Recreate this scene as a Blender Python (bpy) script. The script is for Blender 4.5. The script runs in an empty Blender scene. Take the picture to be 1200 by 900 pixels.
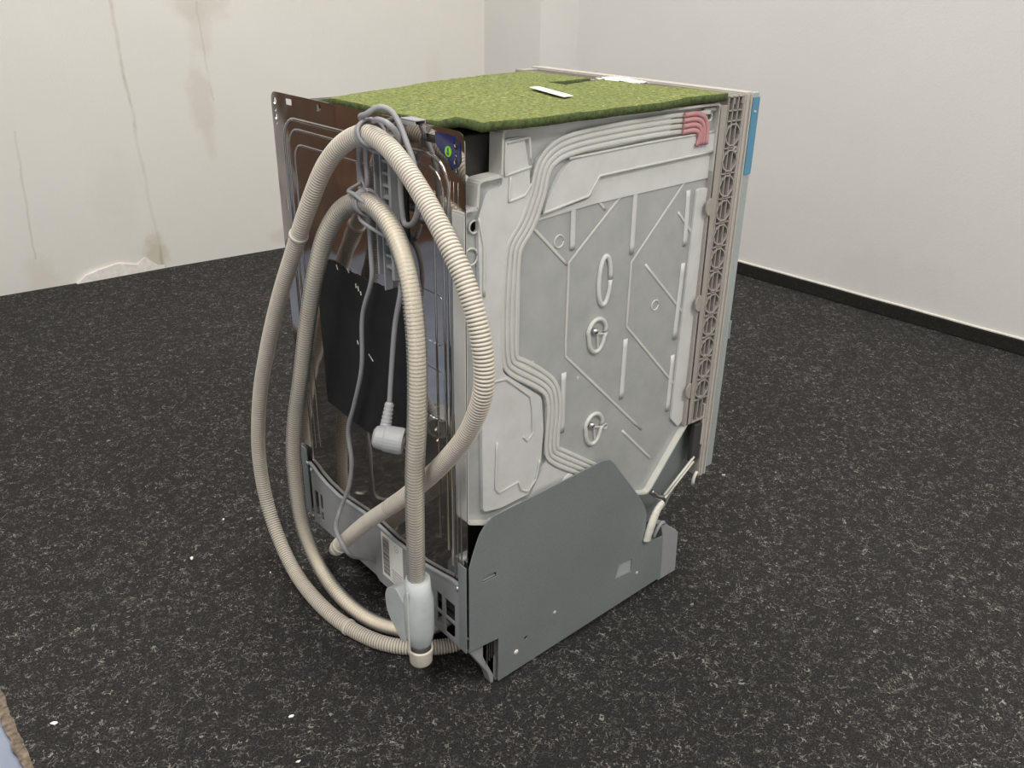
import bpy, bmesh, math, random
from mathutils import Vector, Matrix, noise

random.seed(7)
S = bpy.context.scene
COL = S.collection

# ------------------------------------------------------------------ camera
cam_data = bpy.data.cameras.new('camera')
cam = bpy.data.objects.new('camera', cam_data)
COL.objects.link(cam)
cam_data.sensor_width = 36.0
cam_data.lens = 36.0 * 1018.08 / 1200.0
cam_data.clip_start = 0.02
rm = (Matrix.Rotation(-0.7152431, 3, 'Z') @ Matrix.Rotation(1.1344662, 3, 'X') @ Matrix.Rotation(0.0181082, 3, 'Z'))
cam.matrix_world = Matrix.Translation((-0.576166, -0.747109, 0.942746)) @ rm.to_4x4()
S.camera = cam

# ------------------------------------------------------------------ world, lamps, exposure
S.view_settings.view_transform = 'Standard'
S.view_settings.look = 'None'
S.view_settings.gamma = 1.0
S.view_settings.exposure = 0.62
w = bpy.data.worlds.new('world')
S.world = w
w.use_nodes = True
w.node_tree.nodes['Background'].inputs[0].default_value = (1.0, 0.99, 0.97, 1)
w.node_tree.nodes['Background'].inputs[1].default_value = 0.42

def lamp(name, x, y, sx, sy, power, colour=(1.0, 0.965, 0.915)):
    l = bpy.data.lights.new(name, 'AREA')
    l.shape = 'RECTANGLE'; l.size = sx; l.size_y = sy
    l.energy = power; l.color = colour
    o = bpy.data.objects.new(name, l)
    o.location = (x, y, 2.66)
    COL.objects.link(o)

lamp('ceiling_lamp', -1.3, -0.5, 0.6, 1.5, 34)
lamp('ceiling_lamp', 0.7, 1.0, 1.5, 0.6, 24)
lamp('ceiling_lamp', 0.5, -1.9, 1.5, 0.6, 36)

# ------------------------------------------------------------------ node helpers
def new_mat(name):
    m = bpy.data.materials.new(name)
    m.use_nodes = True
    nt = m.node_tree
    return m, nt, nt.nodes['Principled BSDF'], nt.nodes['Material Output']

def N(nt, kind, **kw):
    n = nt.nodes.new(kind)
    for k, v in kw.items():
        if k in n.inputs: n.inputs[k].default_value = v
        else: setattr(n, k, v)
    return n

def coord(nt, scale=(1, 1, 1), loc=(0, 0, 0)):
    t = nt.nodes.new('ShaderNodeTexCoord')
    mp = nt.nodes.new('ShaderNodeMapping')
    mp.inputs['Scale'].default_value = scale
    mp.inputs['Location'].default_value = loc
    nt.links.new(t.outputs['Object'], mp.inputs[0])
    return mp.outputs[0]

def noise_tex(nt, vec, scale, detail=3, rough=.5, dist=0):
    n = nt.nodes.new('ShaderNodeTexNoise')
    n.inputs['Scale'].default_value = scale
    n.inputs['Detail'].default_value = detail
    n.inputs['Roughness'].default_value = rough
    n.inputs['Distortion'].default_value = dist
    nt.links.new(vec, n.inputs['Vector'])
    return n.outputs['Fac']

def ramp(nt, fac, stops, interp='LINEAR'):
    r = nt.nodes.new('ShaderNodeValToRGB')
    r.color_ramp.interpolation = interp
    els = r.color_ramp.elements
    while len(els) < len(stops): els.new(0.5)
    for e, (p, c) in zip(els, stops):
        e.position = p
        e.color = (*c, 1) if len(c) == 3 else c
    nt.links.new(fac, r.inputs[0])
    return r.outputs[0]

def math_node(nt, op, a, b=0.0, c=None):
    n = nt.nodes.new('ShaderNodeMath'); n.operation = op
    for i, v in enumerate((a, b, c)):
        if v is None: continue
        if isinstance(v, (int, float)): n.inputs[i].default_value = v
        else: nt.links.new(v, n.inputs[i])
    return n.outputs[0]

def mixc(nt, fac, a, b):
    n = nt.nodes.new('ShaderNodeMix'); n.data_type = 'RGBA'
    for sock, v in ((n.inputs[0], fac), (n.inputs[6], a), (n.inputs[7], b)):
        if isinstance(v, (int, float)): sock.default_value = v
        elif isinstance(v, tuple): sock.default_value = (*v, 1)
        else: nt.links.new(v, sock)
    return n.outputs[2]

def bump(nt, b, height, strength, dist):
    n = nt.nodes.new('ShaderNodeBump')
    n.inputs['Strength'].default_value = strength
    n.inputs['Distance'].default_value = dist
    nt.links.new(height, n.inputs['Height'])
    nt.links.new(n.outputs[0], b.inputs['Normal'])

def plain(name, colour, rough=.5, metal=0.0, vary=.12, scale=40, bmp=0.0, spec=.5):
    m, nt, b, o = new_mat(name)
    v = coord(nt)
    f = noise_tex(nt, v, scale, 4, .6)
    lo = tuple(c * (1 - vary) for c in colour); hi = tuple(min(1, c * (1 + vary)) for c in colour)
    nt.links.new(ramp(nt, f, [(.3, lo), (.7, hi)]), b.inputs['Base Color'])
    b.inputs['Roughness'].default_value = rough
    b.inputs['Metallic'].default_value = metal
    b.inputs['Specular IOR Level'].default_value = spec
    if bmp: bump(nt, b, f, .5, bmp)
    return m

def translucent(name, colour, alpha, rough=.35, back=.35, vary=.08, scale=30):
    """milky plastic: diffuse + translucent + gloss, partly see-through"""
    m, nt, b, o = new_mat(name)
    nt.nodes.remove(b)
    v = coord(nt)
    f = noise_tex(nt, v, scale, 4, .6)
    lo = tuple(c * (1 - vary) for c in colour); hi = tuple(min(1, c * (1 + vary)) for c in colour)
    c = ramp(nt, f, [(.3, lo), (.7, hi)])
    d = nt.nodes.new('ShaderNodeBsdfDiffuse'); t = nt.nodes.new('ShaderNodeBsdfTranslucent')
    nt.links.new(c, d.inputs[0]); nt.links.new(c, t.inputs[0])
    m1 = nt.nodes.new('ShaderNodeMixShader'); m1.inputs[0].default_value = back
    nt.links.new(d.outputs[0], m1.inputs[1]); nt.links.new(t.outputs[0], m1.inputs[2])
    tr = nt.nodes.new('ShaderNodeBsdfTransparent'); tr.inputs[0].default_value = (*[min(1, x * 1.15) for x in colour], 1)
    m2 = nt.nodes.new('ShaderNodeMixShader'); m2.inputs[0].default_value = 1 - alpha
    nt.links.new(m1.outputs[0], m2.inputs[1]); nt.links.new(tr.outputs[0], m2.inputs[2])
    g = nt.nodes.new('ShaderNodeBsdfGlossy'); g.inputs['Roughness'].default_value = rough
    fr = nt.nodes.new('ShaderNodeFresnel'); fr.inputs[0].default_value = 1.45
    m3 = nt.nodes.new('ShaderNodeMixShader')
    nt.links.new(fr.outputs[0], m3.inputs[0])
    nt.links.new(m2.outputs[0], m3.inputs[1]); nt.links.new(g.outputs[0], m3.inputs[2])
    nt.links.new(m3.outputs[0], o.inputs[0])
    return m

# ------------------------------------------------------------------ materials
def carpet_mat(name, fleck=1.0, dark=(.011, .0108, .0104), light=(.044, .043, .041)):
    m, nt, b, o = new_mat(name)
    v = coord(nt)
    base = noise_tex(nt, v, 350, 3, .7)
    col = ramp(nt, base, [(.38, dark), (.66, light)])
    soft = noise_tex(nt, v, 3.0, 2, .5)
    for sc, width, lo, hi, tone, off in ((110, .020, .52, .57, (.19, .185, .17), (0, 0, 0)), (150, .026, .53, .58, (.11, .108, .10), (3.1, 1.7, .4)), (90, .014, .57, .61, (.34, .33, .30), (7.7, 4.2, .9))):
        vv = coord(nt, loc=off)
        n1 = noise_tex(nt, vv, sc, 1.5, .5, .6)
        line = math_node(nt, 'LESS_THAN', math_node(nt, 'ABSOLUTE', math_node(nt, 'SUBTRACT', n1, .5)), width)
        msk = ramp(nt, noise_tex(nt, coord(nt, loc=(off[1], off[0], 5)), sc * .75, 2, .6), [(lo, (0, 0, 0)), (hi, (1, 1, 1))])
        f = math_node(nt, 'MULTIPLY', math_node(nt, 'MULTIPLY', line, msk), fleck * .8)
        col = mixc(nt, f, col, tone)
    spots = noise_tex(nt, coord(nt, loc=(9, 9, 9)), 260, 1, .5)
    sf = ramp(nt, spots, [(.76, (0, 0, 0)), (.79, (1, 1, 1))])
    col = mixc(nt, math_node(nt, 'MULTIPLY', sf, .7 * fleck), col, (.6, .58, .52))
    nt.links.new(col, b.inputs['Base Color'])
    b.inputs['Roughness'].default_value = .95
    b.inputs['Specular IOR Level'].default_value = .25
    bump(nt, b, base, .8, .003)
    return m

def blob_mask(nt, pos, cx, cz, rx, rz, edge=.35, axis='X'):
    sep = nt.nodes.new('ShaderNodeSeparateXYZ'); nt.links.new(pos, sep.inputs[0])
    a = math_node(nt, 'DIVIDE', math_node(nt, 'SUBTRACT', sep.outputs[axis], cx), rx)
    c = math_node(nt, 'DIVIDE', math_node(nt, 'SUBTRACT', sep.outputs['Z'], cz), rz)
    d = math_node(nt, 'SQRT', math_node(nt, 'ADD', math_node(nt, 'MULTIPLY', a, a), math_node(nt, 'MULTIPLY', c, c)))
    wob = noise_tex(nt, pos, 14, 5, .65)
    d = math_node(nt, 'ADD', d, math_node(nt, 'MULTIPLY', math_node(nt, 'SUBTRACT', wob, .5), 1.6))
    return ramp(nt, d, [(1 - edge, (1, 1, 1)), (1, (0, 0, 0))])

def wall_mat(name, base, stains_and_shade=(), axis='X', cracks=()):
    m, nt, b, o = new_mat(name)
    v = coord(nt)
    f = noise_tex(nt, v, 2.2, 5, .6)
    col = ramp(nt, f, [(.3, tuple(c * .955 for c in base)), (.7, base)])
    for cx, cz, rx, rz, amt, tone in stains_and_shade:
        k = blob_mask(nt, v, cx, cz, rx, rz, .55, axis)
        col = mixc(nt, math_node(nt, 'MULTIPLY', k, amt), col, tone)
    for x0, slope, z0, z1, wid, amt in cracks:
        sep = nt.nodes.new('ShaderNodeSeparateXYZ'); nt.links.new(v, sep.inputs[0])
        xx = math_node(nt, 'SUBTRACT', sep.outputs[axis], math_node(nt, 'ADD', x0, math_node(nt, 'MULTIPLY', sep.outputs['Z'], slope)))
        wob = math_node(nt, 'MULTIPLY', math_node(nt, 'SUBTRACT', noise_tex(nt, v, 9, 4, .6), .5), .03)
        dd = math_node(nt, 'ABSOLUTE', math_node(nt, 'ADD', xx, wob))
        k = ramp(nt, math_node(nt, 'DIVIDE', dd, wid), [(.2, (1, 1, 1)), (1, (0, 0, 0))])
        zz = math_node(nt, 'MULTIPLY', math_node(nt, 'GREATER_THAN', sep.outputs['Z'], z0), math_node(nt, 'LESS_THAN', sep.outputs['Z'], z1))
        br = ramp(nt, noise_tex(nt, v, 5, 3, .6), [(.42, (.25, .25, .25)), (.6, (1, 1, 1))])
        col = mixc(nt, math_node(nt, 'MULTIPLY', math_node(nt, 'MULTIPLY', math_node(nt, 'MULTIPLY', k, zz), br), amt), col, (.40, .36, .29))
    nt.links.new(col, b.inputs['Base Color'])
    b.inputs['Roughness'].default_value = .75
    b.inputs['Specular IOR Level'].default_value = .3
    bump(nt, b, noise_tex(nt, v, 160, 3, .6), .25, .002)
    return m

M = {}
M['carpet'] = carpet_mat('speckled_carpet')
M['cove'] = carpet_mat('carpet_upstand', .12, (.012, .012, .010), (.026, .026, .023))
brown = (.60, .56, .48)
M['wall_left'] = wall_mat('stained_white_wall', (.80, .785, .745),
    [(.66, .86, .13, .07, .45, brown), (.65, .78, .05, .11, .30, brown), (.625, .56, .055, .14, .40, brown), (.64, .42, .03, .07, .3, brown),
     (.40, .05, .05, .10, .50, (.50, .42, .26)), (.30, .28, .10, .16, .14, brown), (1.56, .60, .05, .10, .16, brown),
     (.03, .03, .06, .10, .3, brown), (.9, .05, .12, .05, .25, (.5, .45, .35))],
    'X', [(.415, -.04, 0, 1.2, .008, .55), (.70, -.06, .55, .86, .005, .35), (.02, .05, .1, .5, .005, .3)])
M['wall_right'] = wall_mat('white_wall', (.77, .76, .735), [(.45, .12, .30, .10, .10, (.45, .42, .37))], 'Y')  # the one blob is a soft shadow low on the wall, painted in
M['wall_plain'] = wall_mat('plain_white_wall', (.78, .77, .74))
M['plaster_patch'] = plain('peeled_plaster', (.86, .84, .80), .8, bmp=.003)
M['caulk'] = plain('caulk', (.80, .78, .72), .6)
M['wood'] = plain('brown_wood', (.16, .085, .05), .5, scale=8, vary=.3)
M['ceiling'] = plain('ceiling_paint', (.80, .79, .76), .9, scale=3, vary=.03)
M['blue_floor'] = plain('blue_painted_floor', (.25, .29, .375), .45, scale=12, vary=.15)
M['frayed'] = plain('frayed_carpet_backing', (.17, .135, .10), .95, scale=120, vary=.6, bmp=.004)

def steel(name, colour, rough, wav=.0006, wscale=7):
    m, nt, b, o = new_mat(name)
    v = coord(nt)
    f = noise_tex(nt, v, wscale, 2, .5)
    b.inputs['Base Color'].default_value = (*colour, 1)
    b.inputs['Metallic'].default_value = 1
    r = noise_tex(nt, v, 30, 4, .6)
    nt.links.new(ramp(nt, r, [(.3, (rough * .8,) * 3), (.7, (rough * 1.25,) * 3)]), b.inputs['Roughness'])
    bump(nt, b, f, 1.0, wav)
    return m
M['steel'] = steel('polished_steel', (.50, .475, .455), .055, .0015)
M['steel_sat'] = steel('satin_steel', (.45, .45, .44), .32, .0002)
M['screw'] = steel('screw_metal', (.75, .75, .74), .25, .0001)

def galv(name, c, metal=.55, rough=.5):
    m, nt, b, o = new_mat(name)
    v = coord(nt)
    f1 = noise_tex(nt, v, 420, 2, .6); f2 = noise_tex(nt, v, 5, 4, .6)
    a = ramp(nt, f1, [(.35, tuple(x * .94 for x in c)), (.7, tuple(x * 1.06 for x in c))])
    k = ramp(nt, f2, [(.3, (.92, .92, .92)), (.75, (1.08, 1.08, 1.08))])
    mm = nt.nodes.new('ShaderNodeMix'); mm.data_type = 'RGBA'; mm.blend_type = 'MULTIPLY'; mm.inputs[0].default_value = 1
    nt.links.new(a, mm.inputs[6]); nt.links.new(k, mm.inputs[7])
    nt.links.new(mm.outputs[2], b.inputs['Base Color'])
    b.inputs['Metallic'].default_value = metal
    b.inputs['Roughness'].default_value = rough
    bump(nt, b, f1, .2, .0004)
    return m
M['galv'] = galv('galvanised_steel', (.285, .32, .325), .4)
M['galv_dark'] = galv('dark_galvanised_steel', (.14, .16, .165))
M['galv_pale'] = galv('pale_galvanised_steel', (.42, .46, .46), .2)
M['bitumen'] = plain('bitumen_pad', (.010, .010, .0105), .55, vary=.4, scale=25, bmp=.001, spec=.4)
M['tub_black'] = plain('bitumen_tub_coat', (.05, .046, .042), .6, vary=.35, scale=18, bmp=.001)
M['grey_plastic'] = plain('grey_plastic', (.31, .32, .335), .5, vary=.06)
M['dark_plastic'] = plain('dark_plastic', (.05, .05, .052), .6)
M['taupe'] = plain('taupe_plastic', (.36, .335, .305), .55, vary=.05)
M['taupe_shade'] = plain('shaded_taupe_plastic', (.15, .135, .12), .6, vary=.08)  # same taupe plastic with the shade of the recess put into its colour
M['beige'] = plain('beige_plastic', (.50, .465, .425), .5, vary=.05)
M['white_part'] = plain('white_plastic', (.72, .70, .64), .5, vary=.08)
M['foam'] = plain('pale_foam', (.74, .73, .69), .8, vary=.05)
M['paper'] = plain('white_paper', (.88, .87, .83), .7, vary=.04)
M['print'] = plain('grey_print', (.09, .09, .10), .6)
M['print_light'] = plain('pale_print', (.45, .45, .46), .6)
M['hose'] = plain('beige_corrugated_plastic', (.68, .635, .56), .45, vary=.05)
M['hose_brown'] = plain('brown_hose_groove', (.40, .35, .28), .6, vary=.1)  # darker brown for the groove faces of the drain hose
M['hose_groove'] = plain('beige_hose_end', (.66, .62, .54), .4, vary=.05)
M['inner_hose'] = plain('cream_inner_hose', (.92, .81, .60), .45, vary=.05)
M['cord'] = plain('grey_cord', (.30, .30, .315), .45, vary=.05)
M['plug'] = plain('grey_plug', (.43, .44, .45), .45, vary=.05)
M['brass'] = steel('plug_pin_metal', (.75, .70, .58), .25, .0001)
M['navy'] = plain('navy_blue', (.012, .018, .10), .18, vary=.2)
M['felt_edge_shade'] = plain('shaded_felt_edge', (.07, .095, .03), 1.0, scale=200, vary=.5, bmp=.002)  # shade on the felt's rim, put into a darker colour
M['green_dot'] = plain('green_sticker', (.22, .62, .03), .5, vary=.05)
M['blue_film'] = plain('blue_film', (.085, .27, .42), .35, vary=.07, scale=15)
M['tank'] = translucent('milky_plastic', (.90, .93, .92), .42, back=.06)
M['tank_dense'] = translucent('denser_milky_plastic', (.95, .96, .94), .70, back=.06)
M['tank_rib'] = translucent('milky_rib_plastic', (.97, .955, .90), .60, back=.06, vary=.04)
M['tank_red'] = translucent('red_stained_plastic', (.98, .52, .54), .55, back=.12)
M['clear_hose'] = translucent('clear_hose_plastic', (.93, .95, .98), .24, .2, back=.15)
M['valve'] = translucent('frosted_valve_plastic', (.86, .92, .93), .72, .3, back=.2)

def felt_mat():
    m, nt, b, o = new_mat('green_fibre_felt')
    v = coord(nt)
    f = noise_tex(nt, v, 190, 5, .75, .4)
    col = ramp(nt, f, [(.30, (.06, .075, .025)), (.44, (.15, .18, .06)), (.55, (.26, .28, .105)), (.70, (.48, .47, .24))])
    big = noise_tex(nt, v, 9, 3, .6)
    col = mixc(nt, ramp(nt, big, [(.35, (.25, .25, .25)), (.7, (0, 0, 0))]), col, (.13, .19, .05))
    fl = noise_tex(nt, coord(nt, (1, 2.5, 1), (4, 4, 4)), 95, 2, .6, .8)
    col = mixc(nt, ramp(nt, fl, [(.66, (0, 0, 0)), (.70, (.8, .8, .8))]), col, (.62, .60, .18))
    bl = noise_tex(nt, coord(nt, (1, 1.5, 1), (1, 8, 2)), 60, 4, .7)
    band = ramp(nt, noise_tex(nt, coord(nt, (1, 1, 1), (2.3, 5.2, 0)), 5, 1, .4), [(.45, (0, 0, 0)), (.6, (1, 1, 1))])
    k = math_node(nt, 'MULTIPLY', ramp(nt, bl, [(.56, (0, 0, 0)), (.66, (1, 1, 1))]), band)
    col = mixc(nt, math_node(nt, 'MULTIPLY', k, .6), col, (.06, .13, .13))
    nt.links.new(col, b.inputs['Base Color'])
    b.inputs['Roughness'].default_value = 1
    b.inputs['Specular IOR Level'].default_value = .1
    bump(nt, b, f, 1.0, .0016)
    return m
M['felt'] = felt_mat()

# ------------------------------------------------------------------ mesh helpers
def link(name, bm, mat, parent=None, smooth=False, bevel=0.0, label=None, weld=False):
    me = bpy.data.meshes.new(name)
    bmesh.ops.recalc_face_normals(bm, faces=bm.faces)
    bm.to_mesh(me); bm.free()
    me.materials.append(mat if not isinstance(mat, str) else M[mat])
    if smooth:
        for p in me.polygons: p.use_smooth = len(p.vertices) <= 4
    o = bpy.data.objects.new(name, me)
    COL.objects.link(o)
    if parent is not None:
        o.parent = parent
        if parent.type == 'EMPTY': o.location = -parent.location
    if bevel:
        b = o.modifiers.new('bevel', 'BEVEL'); b.width = bevel; b.segments = 2; b.limit_method = 'ANGLE'; b.angle_limit = math.radians(40)
    if label: o['label'] = label
    return o

def empty(name, loc, label, cat, group=None):
    o = bpy.data.objects.new(name, None); COL.objects.link(o)
    o.location = loc; o['label'] = label; o['category'] = cat
    o.empty_display_size = .05
    if group: o['group'] = group
    return o

def tag(o, label, cat, group=None):
    o['label'] = label; o['category'] = cat
    if group: o['group'] = group
    return o

def box(bm, x0, x1, y0, y1, z0, z1):
    vs = [bm.verts.new((x, y, z)) for x in (x0, x1) for y in (y0, y1) for z in (z0, z1)]
    for f in ((0, 1, 3, 2), (4, 6, 7, 5), (0, 4, 5, 1), (2, 3, 7, 6), (0, 2, 6, 4), (1, 5, 7, 3)):
        bm.faces.new([vs[i] for i in f])
    return vs

def B(*boxes):
    bm = bmesh.new()
    for b in boxes: box(bm, *b)
    return bm

def to3(plane, a, b, d):
    return {'X': (d, a, b), 'Y': (a, d, b), 'Z': (a, b, d)}[plane]

def prism(outer, plane, d0, d1, holes=(), bm=None):
    """flat outline (with holes) extruded from depth d0 to d1"""
    bm2 = bmesh.new()
    edges = []
    for loop in (outer, *holes):
        vs = [bm2.verts.new(to3(plane, p[0], p[1], d0)) for p in loop]
        for i in range(len(vs)): edges.append(bm2.edges.new((vs[i], vs[(i + 1) % len(vs)])))
    r = bmesh.ops.triangle_fill(bm2, use_beauty=True, use_dissolve=False, edges=edges)
    faces = [g for g in r['geom'] if isinstance(g, bmesh.types.BMFace)]
    e = bmesh.ops.extrude_face_region(bm2, geom=faces)
    off = Vector(to3(plane, 0, 0, d1 - d0))
    bmesh.ops.translate(bm2, vec=off, verts=[g for g in e['geom'] if isinstance(g, bmesh.types.BMVert)])
    bmesh.ops.recalc_face_normals(bm2, faces=bm2.faces)
    if bm is None: return bm2
    me = bpy.data.meshes.new('tmp'); bm2.to_mesh(me); bm2.free(); bm.from_mesh(me); bpy.data.meshes.remove(me)
    return bm

def circle(cx, cy, r, n=16, ry=None):
    ry = ry or r
    return [(cx + r * math.cos(2 * math.pi * i / n), cy + ry * math.sin(2 * math.pi * i / n)) for i in range(n)]

def rect(x0, x1, y0, y1): return [(x0, y0), (x1, y0), (x1, y1), (x0, y1)]

def rounded(pts, r=.01, n=4, only=None):
    out = []
    L = len(pts)
    for i in range(L):
        p = Vector(pts[i]); a = Vector(pts[i - 1]); b = Vector(pts[(i + 1) % L])
        if only is not None and i not in only: out.append(tuple(p)); continue
        rr = min(r, (a - p).length * .45, (b - p).length * .45)
        u = p + (a - p).normalized() * rr; v = p + (b - p).normalized() * rr
        for k in range(n + 1):
            t = k / n
            out.append(tuple(u * (1 - t) ** 2 + p * 2 * t * (1 - t) + v * t * t))
    return out

def spline(pts, step=.004):
    P = [Vector(p) for p in pts]
    P = [P[0] * 2 - P[1]] + P + [P[-1] * 2 - P[-2]]
    raw = []
    for i in range(1, len(P) - 2):
        p0, p1, p2, p3 = P[i - 1:i + 3]
        t1 = (p1 - p0).length ** .5; t2 = t1 + (p2 - p1).length ** .5; t3 = t2 + (p3 - p2).length ** .5
        for k in range(24):
            t = t1 + (t2 - t1) * k / 24
            A1 = p0 * ((t1 - t) / t1) + p1 * (t / t1)
            A2 = p1 * ((t2 - t) / (t2 - t1)) + p2 * ((t - t1) / (t2 - t1))
            A3 = p2 * ((t3 - t) / (t3 - t2)) + p3 * ((t - t2) / (t3 - t2))
            B1 = A1 * ((t2 - t) / t2) + A2 * (t / t2)
            B2 = A2 * ((t3 - t) / (t3 - t1)) + A3 * ((t - t1) / (t3 - t1))
            raw.append(B1 * ((t2 - t) / (t2 - t1)) + B2 * ((t - t1) / (t2 - t1)))
    raw.append(P[-2])
    for _ in range(6):
        raw = [raw[0]] + [(raw[i - 1] + raw[i] * 2 + raw[i + 1]) / 4 for i in range(1, len(raw) - 1)] + [raw[-1]]
    d = [0]
    for a, b in zip(raw, raw[1:]): d.append(d[-1] + (b - a).length)
    n = max(2, int(d[-1] / step)); out = []; j = 0
    for i in range(n + 1):
        s = d[-1] * i / n
        while j < len(d) - 2 and d[j + 1] < s: j += 1
        f = (s - d[j]) / max(1e-9, d[j + 1] - d[j])
        out.append(raw[j].lerp(raw[j + 1], f))
    return out

def tube(bm, path, rad, sides=12, squash=None, caps=True):
    """rad: number or function(index, count) -> radius; squash=(axis vector, factor)"""
    n = len(path); rings = []; up = None
    for i, p in enumerate(path):
        t = (path[min(i + 1, n - 1)] - path[max(i - 1, 0)]).normalized()
        if up is None:
            up = Vector((0, 0, 1)) if abs(t.z) < .9 else Vector((1, 0, 0))
        up = (up - t * up.dot(t)).normalized()
        side = t.cross(up)
        r = rad(i, n) if callable(rad) else rad
        ring = []
        for k in range(sides):
            a = 2 * math.pi * k / sides
            off = up * (math.cos(a) * r) + side * (math.sin(a) * r)
            if squash: off -= squash[0] * off.dot(squash[0]) * (1 - squash[1])
            ring.append(bm.verts.new(p + off))
        rings.append(ring)
    for a, b in zip(rings, rings[1:]):
        for k in range(sides):
            bm.faces.new((a[k], a[(k + 1) % sides], b[(k + 1) % sides], b[k]))
    if caps:
        bm.faces.new(rings[0][::-1]); bm.faces.new(rings[-1])
    return bm

def poly_tube(bm, pts, r, sides=8, squash=None, step=.005, smooth=False):
    if smooth: path = spline(pts, step)
    else: path = [Vector(p) for p in pts]
    return tube(bm, path, r, sides, squash)

def lathe(bm, base, axis, prof, sides=20):
    """prof: list of (distance along axis, radius)"""
    path = [Vector(base) + Vector(axis).normalized() * d for d, r in prof]
    ax = Vector(axis).normalized()
    up = Vector((0, 0, 1)) if abs(ax.z) < .9 else Vector((1, 0, 0))
    up = (up - ax * up.dot(ax)).normalized(); side = ax.cross(up)
    rings = []
    for (d, r), p in zip(prof, path):
        rings.append([bm.verts.new(p + (up * math.cos(2 * math.pi * k / sides) + side * math.sin(2 * math.pi * k / sides)) * max(r, 1e-5)) for k in range(sides)])
    for a, b in zip(rings, rings[1:]):
        for k in range(sides): bm.faces.new((a[k], a[(k + 1) % sides], b[(k + 1) % sides], b[k]))
    bm.faces.new(rings[0][::-1]); bm.faces.new(rings[-1])
    return bm

def struct(name, bm, mat, **k):
    o = link(name, bm, mat, **k); o['kind'] = 'structure'; return o

# ------------------------------------------------------------------ the room
YL0, YL1 = 2.295, 2.196       # left wall runs very slightly askew: y at x = 0 and at x = 2.1
def wl(x): return YL0 + (YL1 - YL0) * x / 2.1
struct('floor', B((-.515, 2.3, -3.2, 2.6, -.08, 0)), 'carpet')
struct('trim_1', B((-3.2, -.515, -3.2, 2.6, -.08, -.003)), 'blue_floor')['label'] = 'blue painted floor beyond the carpet edge'
bm = bmesh.new()
rng = random.Random(3)
top = []
yy = -3.0
while yy < 2.3:
    top.append((-.508 + rng.uniform(-.002, .002), yy)); yy += .012
bot = [(-.519 + rng.uniform(-.004, .003), p[1]) for p in reversed(top)]
struct('trim_2', prism(top + bot, 'Z', -.003, .0015), 'frayed')['label'] = 'frayed brown carpet edge'
bm = prism([(-3.2, YL0 + .15), (2.1, YL1), (2.1, 2.6), (-3.2, 2.6)], 'Z', -.05, 2.72)
struct('wall_left', bm, 'wall_left')
xr = lambda y: 2.013 - .0147 * y
struct('wall_right', prism([(xr(-3.2), -3.2), (xr(2.6), 2.6), (2.3, 2.6), (2.3, -3.2)], 'Z', -.05, 2.72), 'wall_right')
struct('wall_back', B((-3.2, 2.3, -3.3, -3.2, -.05, 2.72)), 'wall_plain')
struct('wall_rear', B((-3.3, -3.2, -3.3, 2.6, -.05, 2.72)), 'wall_plain')
struct('ceiling', B((-3.3, 2.3, -3.3, 2.6, 2.70, 2.78)), 'ceiling')
# boxed pier in the corner
struct('trim_3', prism([(1.81, 1.873), (xr(1.87) + .01, 1.85), (xr(1.87) + .01, 2.3), (1.81, 2.3)], 'Z', 0, 2.72), 'wall_right')['label'] = 'boxed white pier in the corner of the room'
# carpet upstand along the right wall with a bead of caulk on top
struct('baseboard_right', prism([(xr(-3.2) - .012, -3.2), (xr(1.85) - .012, 1.85), (xr(1.85), 1.85), (xr(-3.2), -3.2)], 'Z', 0, .042), 'cove', bevel=.003)
bm = bmesh.new()
tube(bm, [Vector((xr(y) - .003, y, .044 + .0012 * noise.noise(Vector((y * 9, 0, 0))))) for y in [-3 + .05 * i for i in range(97)]], .0035, 6)
struct('trim_4', bm, 'caulk')['label'] = 'bead of caulk above the carpet upstand'
# peeled plaster along the foot of the left wall
bm = bmesh.new()
pp = [(.13, 0), (.36, 0), (.46, 0), (.455, .012), (.40, .014), (.36, .05), (.33, .03), (.27, .045), (.21, .035), (.16, .022)]
prism(pp, 'Y', wl(.3) - .006, wl(.3) + .02, bm=bm)
struct('trim_5', bm, 'plaster_patch')['label'] = 'peeled white plaster flap at the foot of the left wall'
# brown wooden cabinet against the left wall behind the camera's left side
cab = empty('wooden_cabinet', (-1.9, 2.15, -.006), 'tall brown wooden cabinet against the left wall beyond the carpet', 'cabinet')
link('body', B((-2.7, -.95, 2.0, 2.30, -.006, 2.1)), 'wood', cab)
for i in range(3):
    link('door', B((-2.69 + i * .583, -2.69 + i * .583 + .57, 1.98, 2.0, .08, 2.08)), 'wood', cab, bevel=.003)

# ------------------------------------------------------------------ the dishwasher
D = empty('dishwasher', (.26, .223, 0), 'dismantled slimline dishwasher seen from behind, hoses tied to its rear panel', 'dishwasher')

# tub: black-coated box behind the rear panel
tub = link('tub', prism(rounded([(.004, .115), (.43, .115), (.43, .785), (.004, .785)], .03, 5), 'Y', .034, .412), 'tub_black', D, bevel=.004)
# pale foam seam along the rear edge of the tub
bm = bmesh.new()
poly_tube(bm, [(.010, .032, .20), (.010, .032, .700), (.016, .033, .727), (.03, .036, .738)], .0055, 8, smooth=True)
link('edge_seal', bm, 'foam', tub, smooth=True)
link('side_sheet', prism([(.03, .285), (.26, .285), (.34, .19), (.455, .19), (.455, .700), (.03, .668)], 'Y', .0255, .031), 'galv', tub)
link('side_pad', prism(rect(.06, .438, .694, .778), 'Y', .0255, .031), 'foam', tub)
link('side_sheet', B((.012, .43, .4125, .4165, .17, .70)), 'galv_dark', tub)
bm = prism([(.03, .19), (.33, .19), (.36, .60), (.03, .62)], 'Y', .434, .440)
link('far_sound_felt', bm, 'tub_black', D, label='dark sound felt hanging on the far side')

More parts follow.
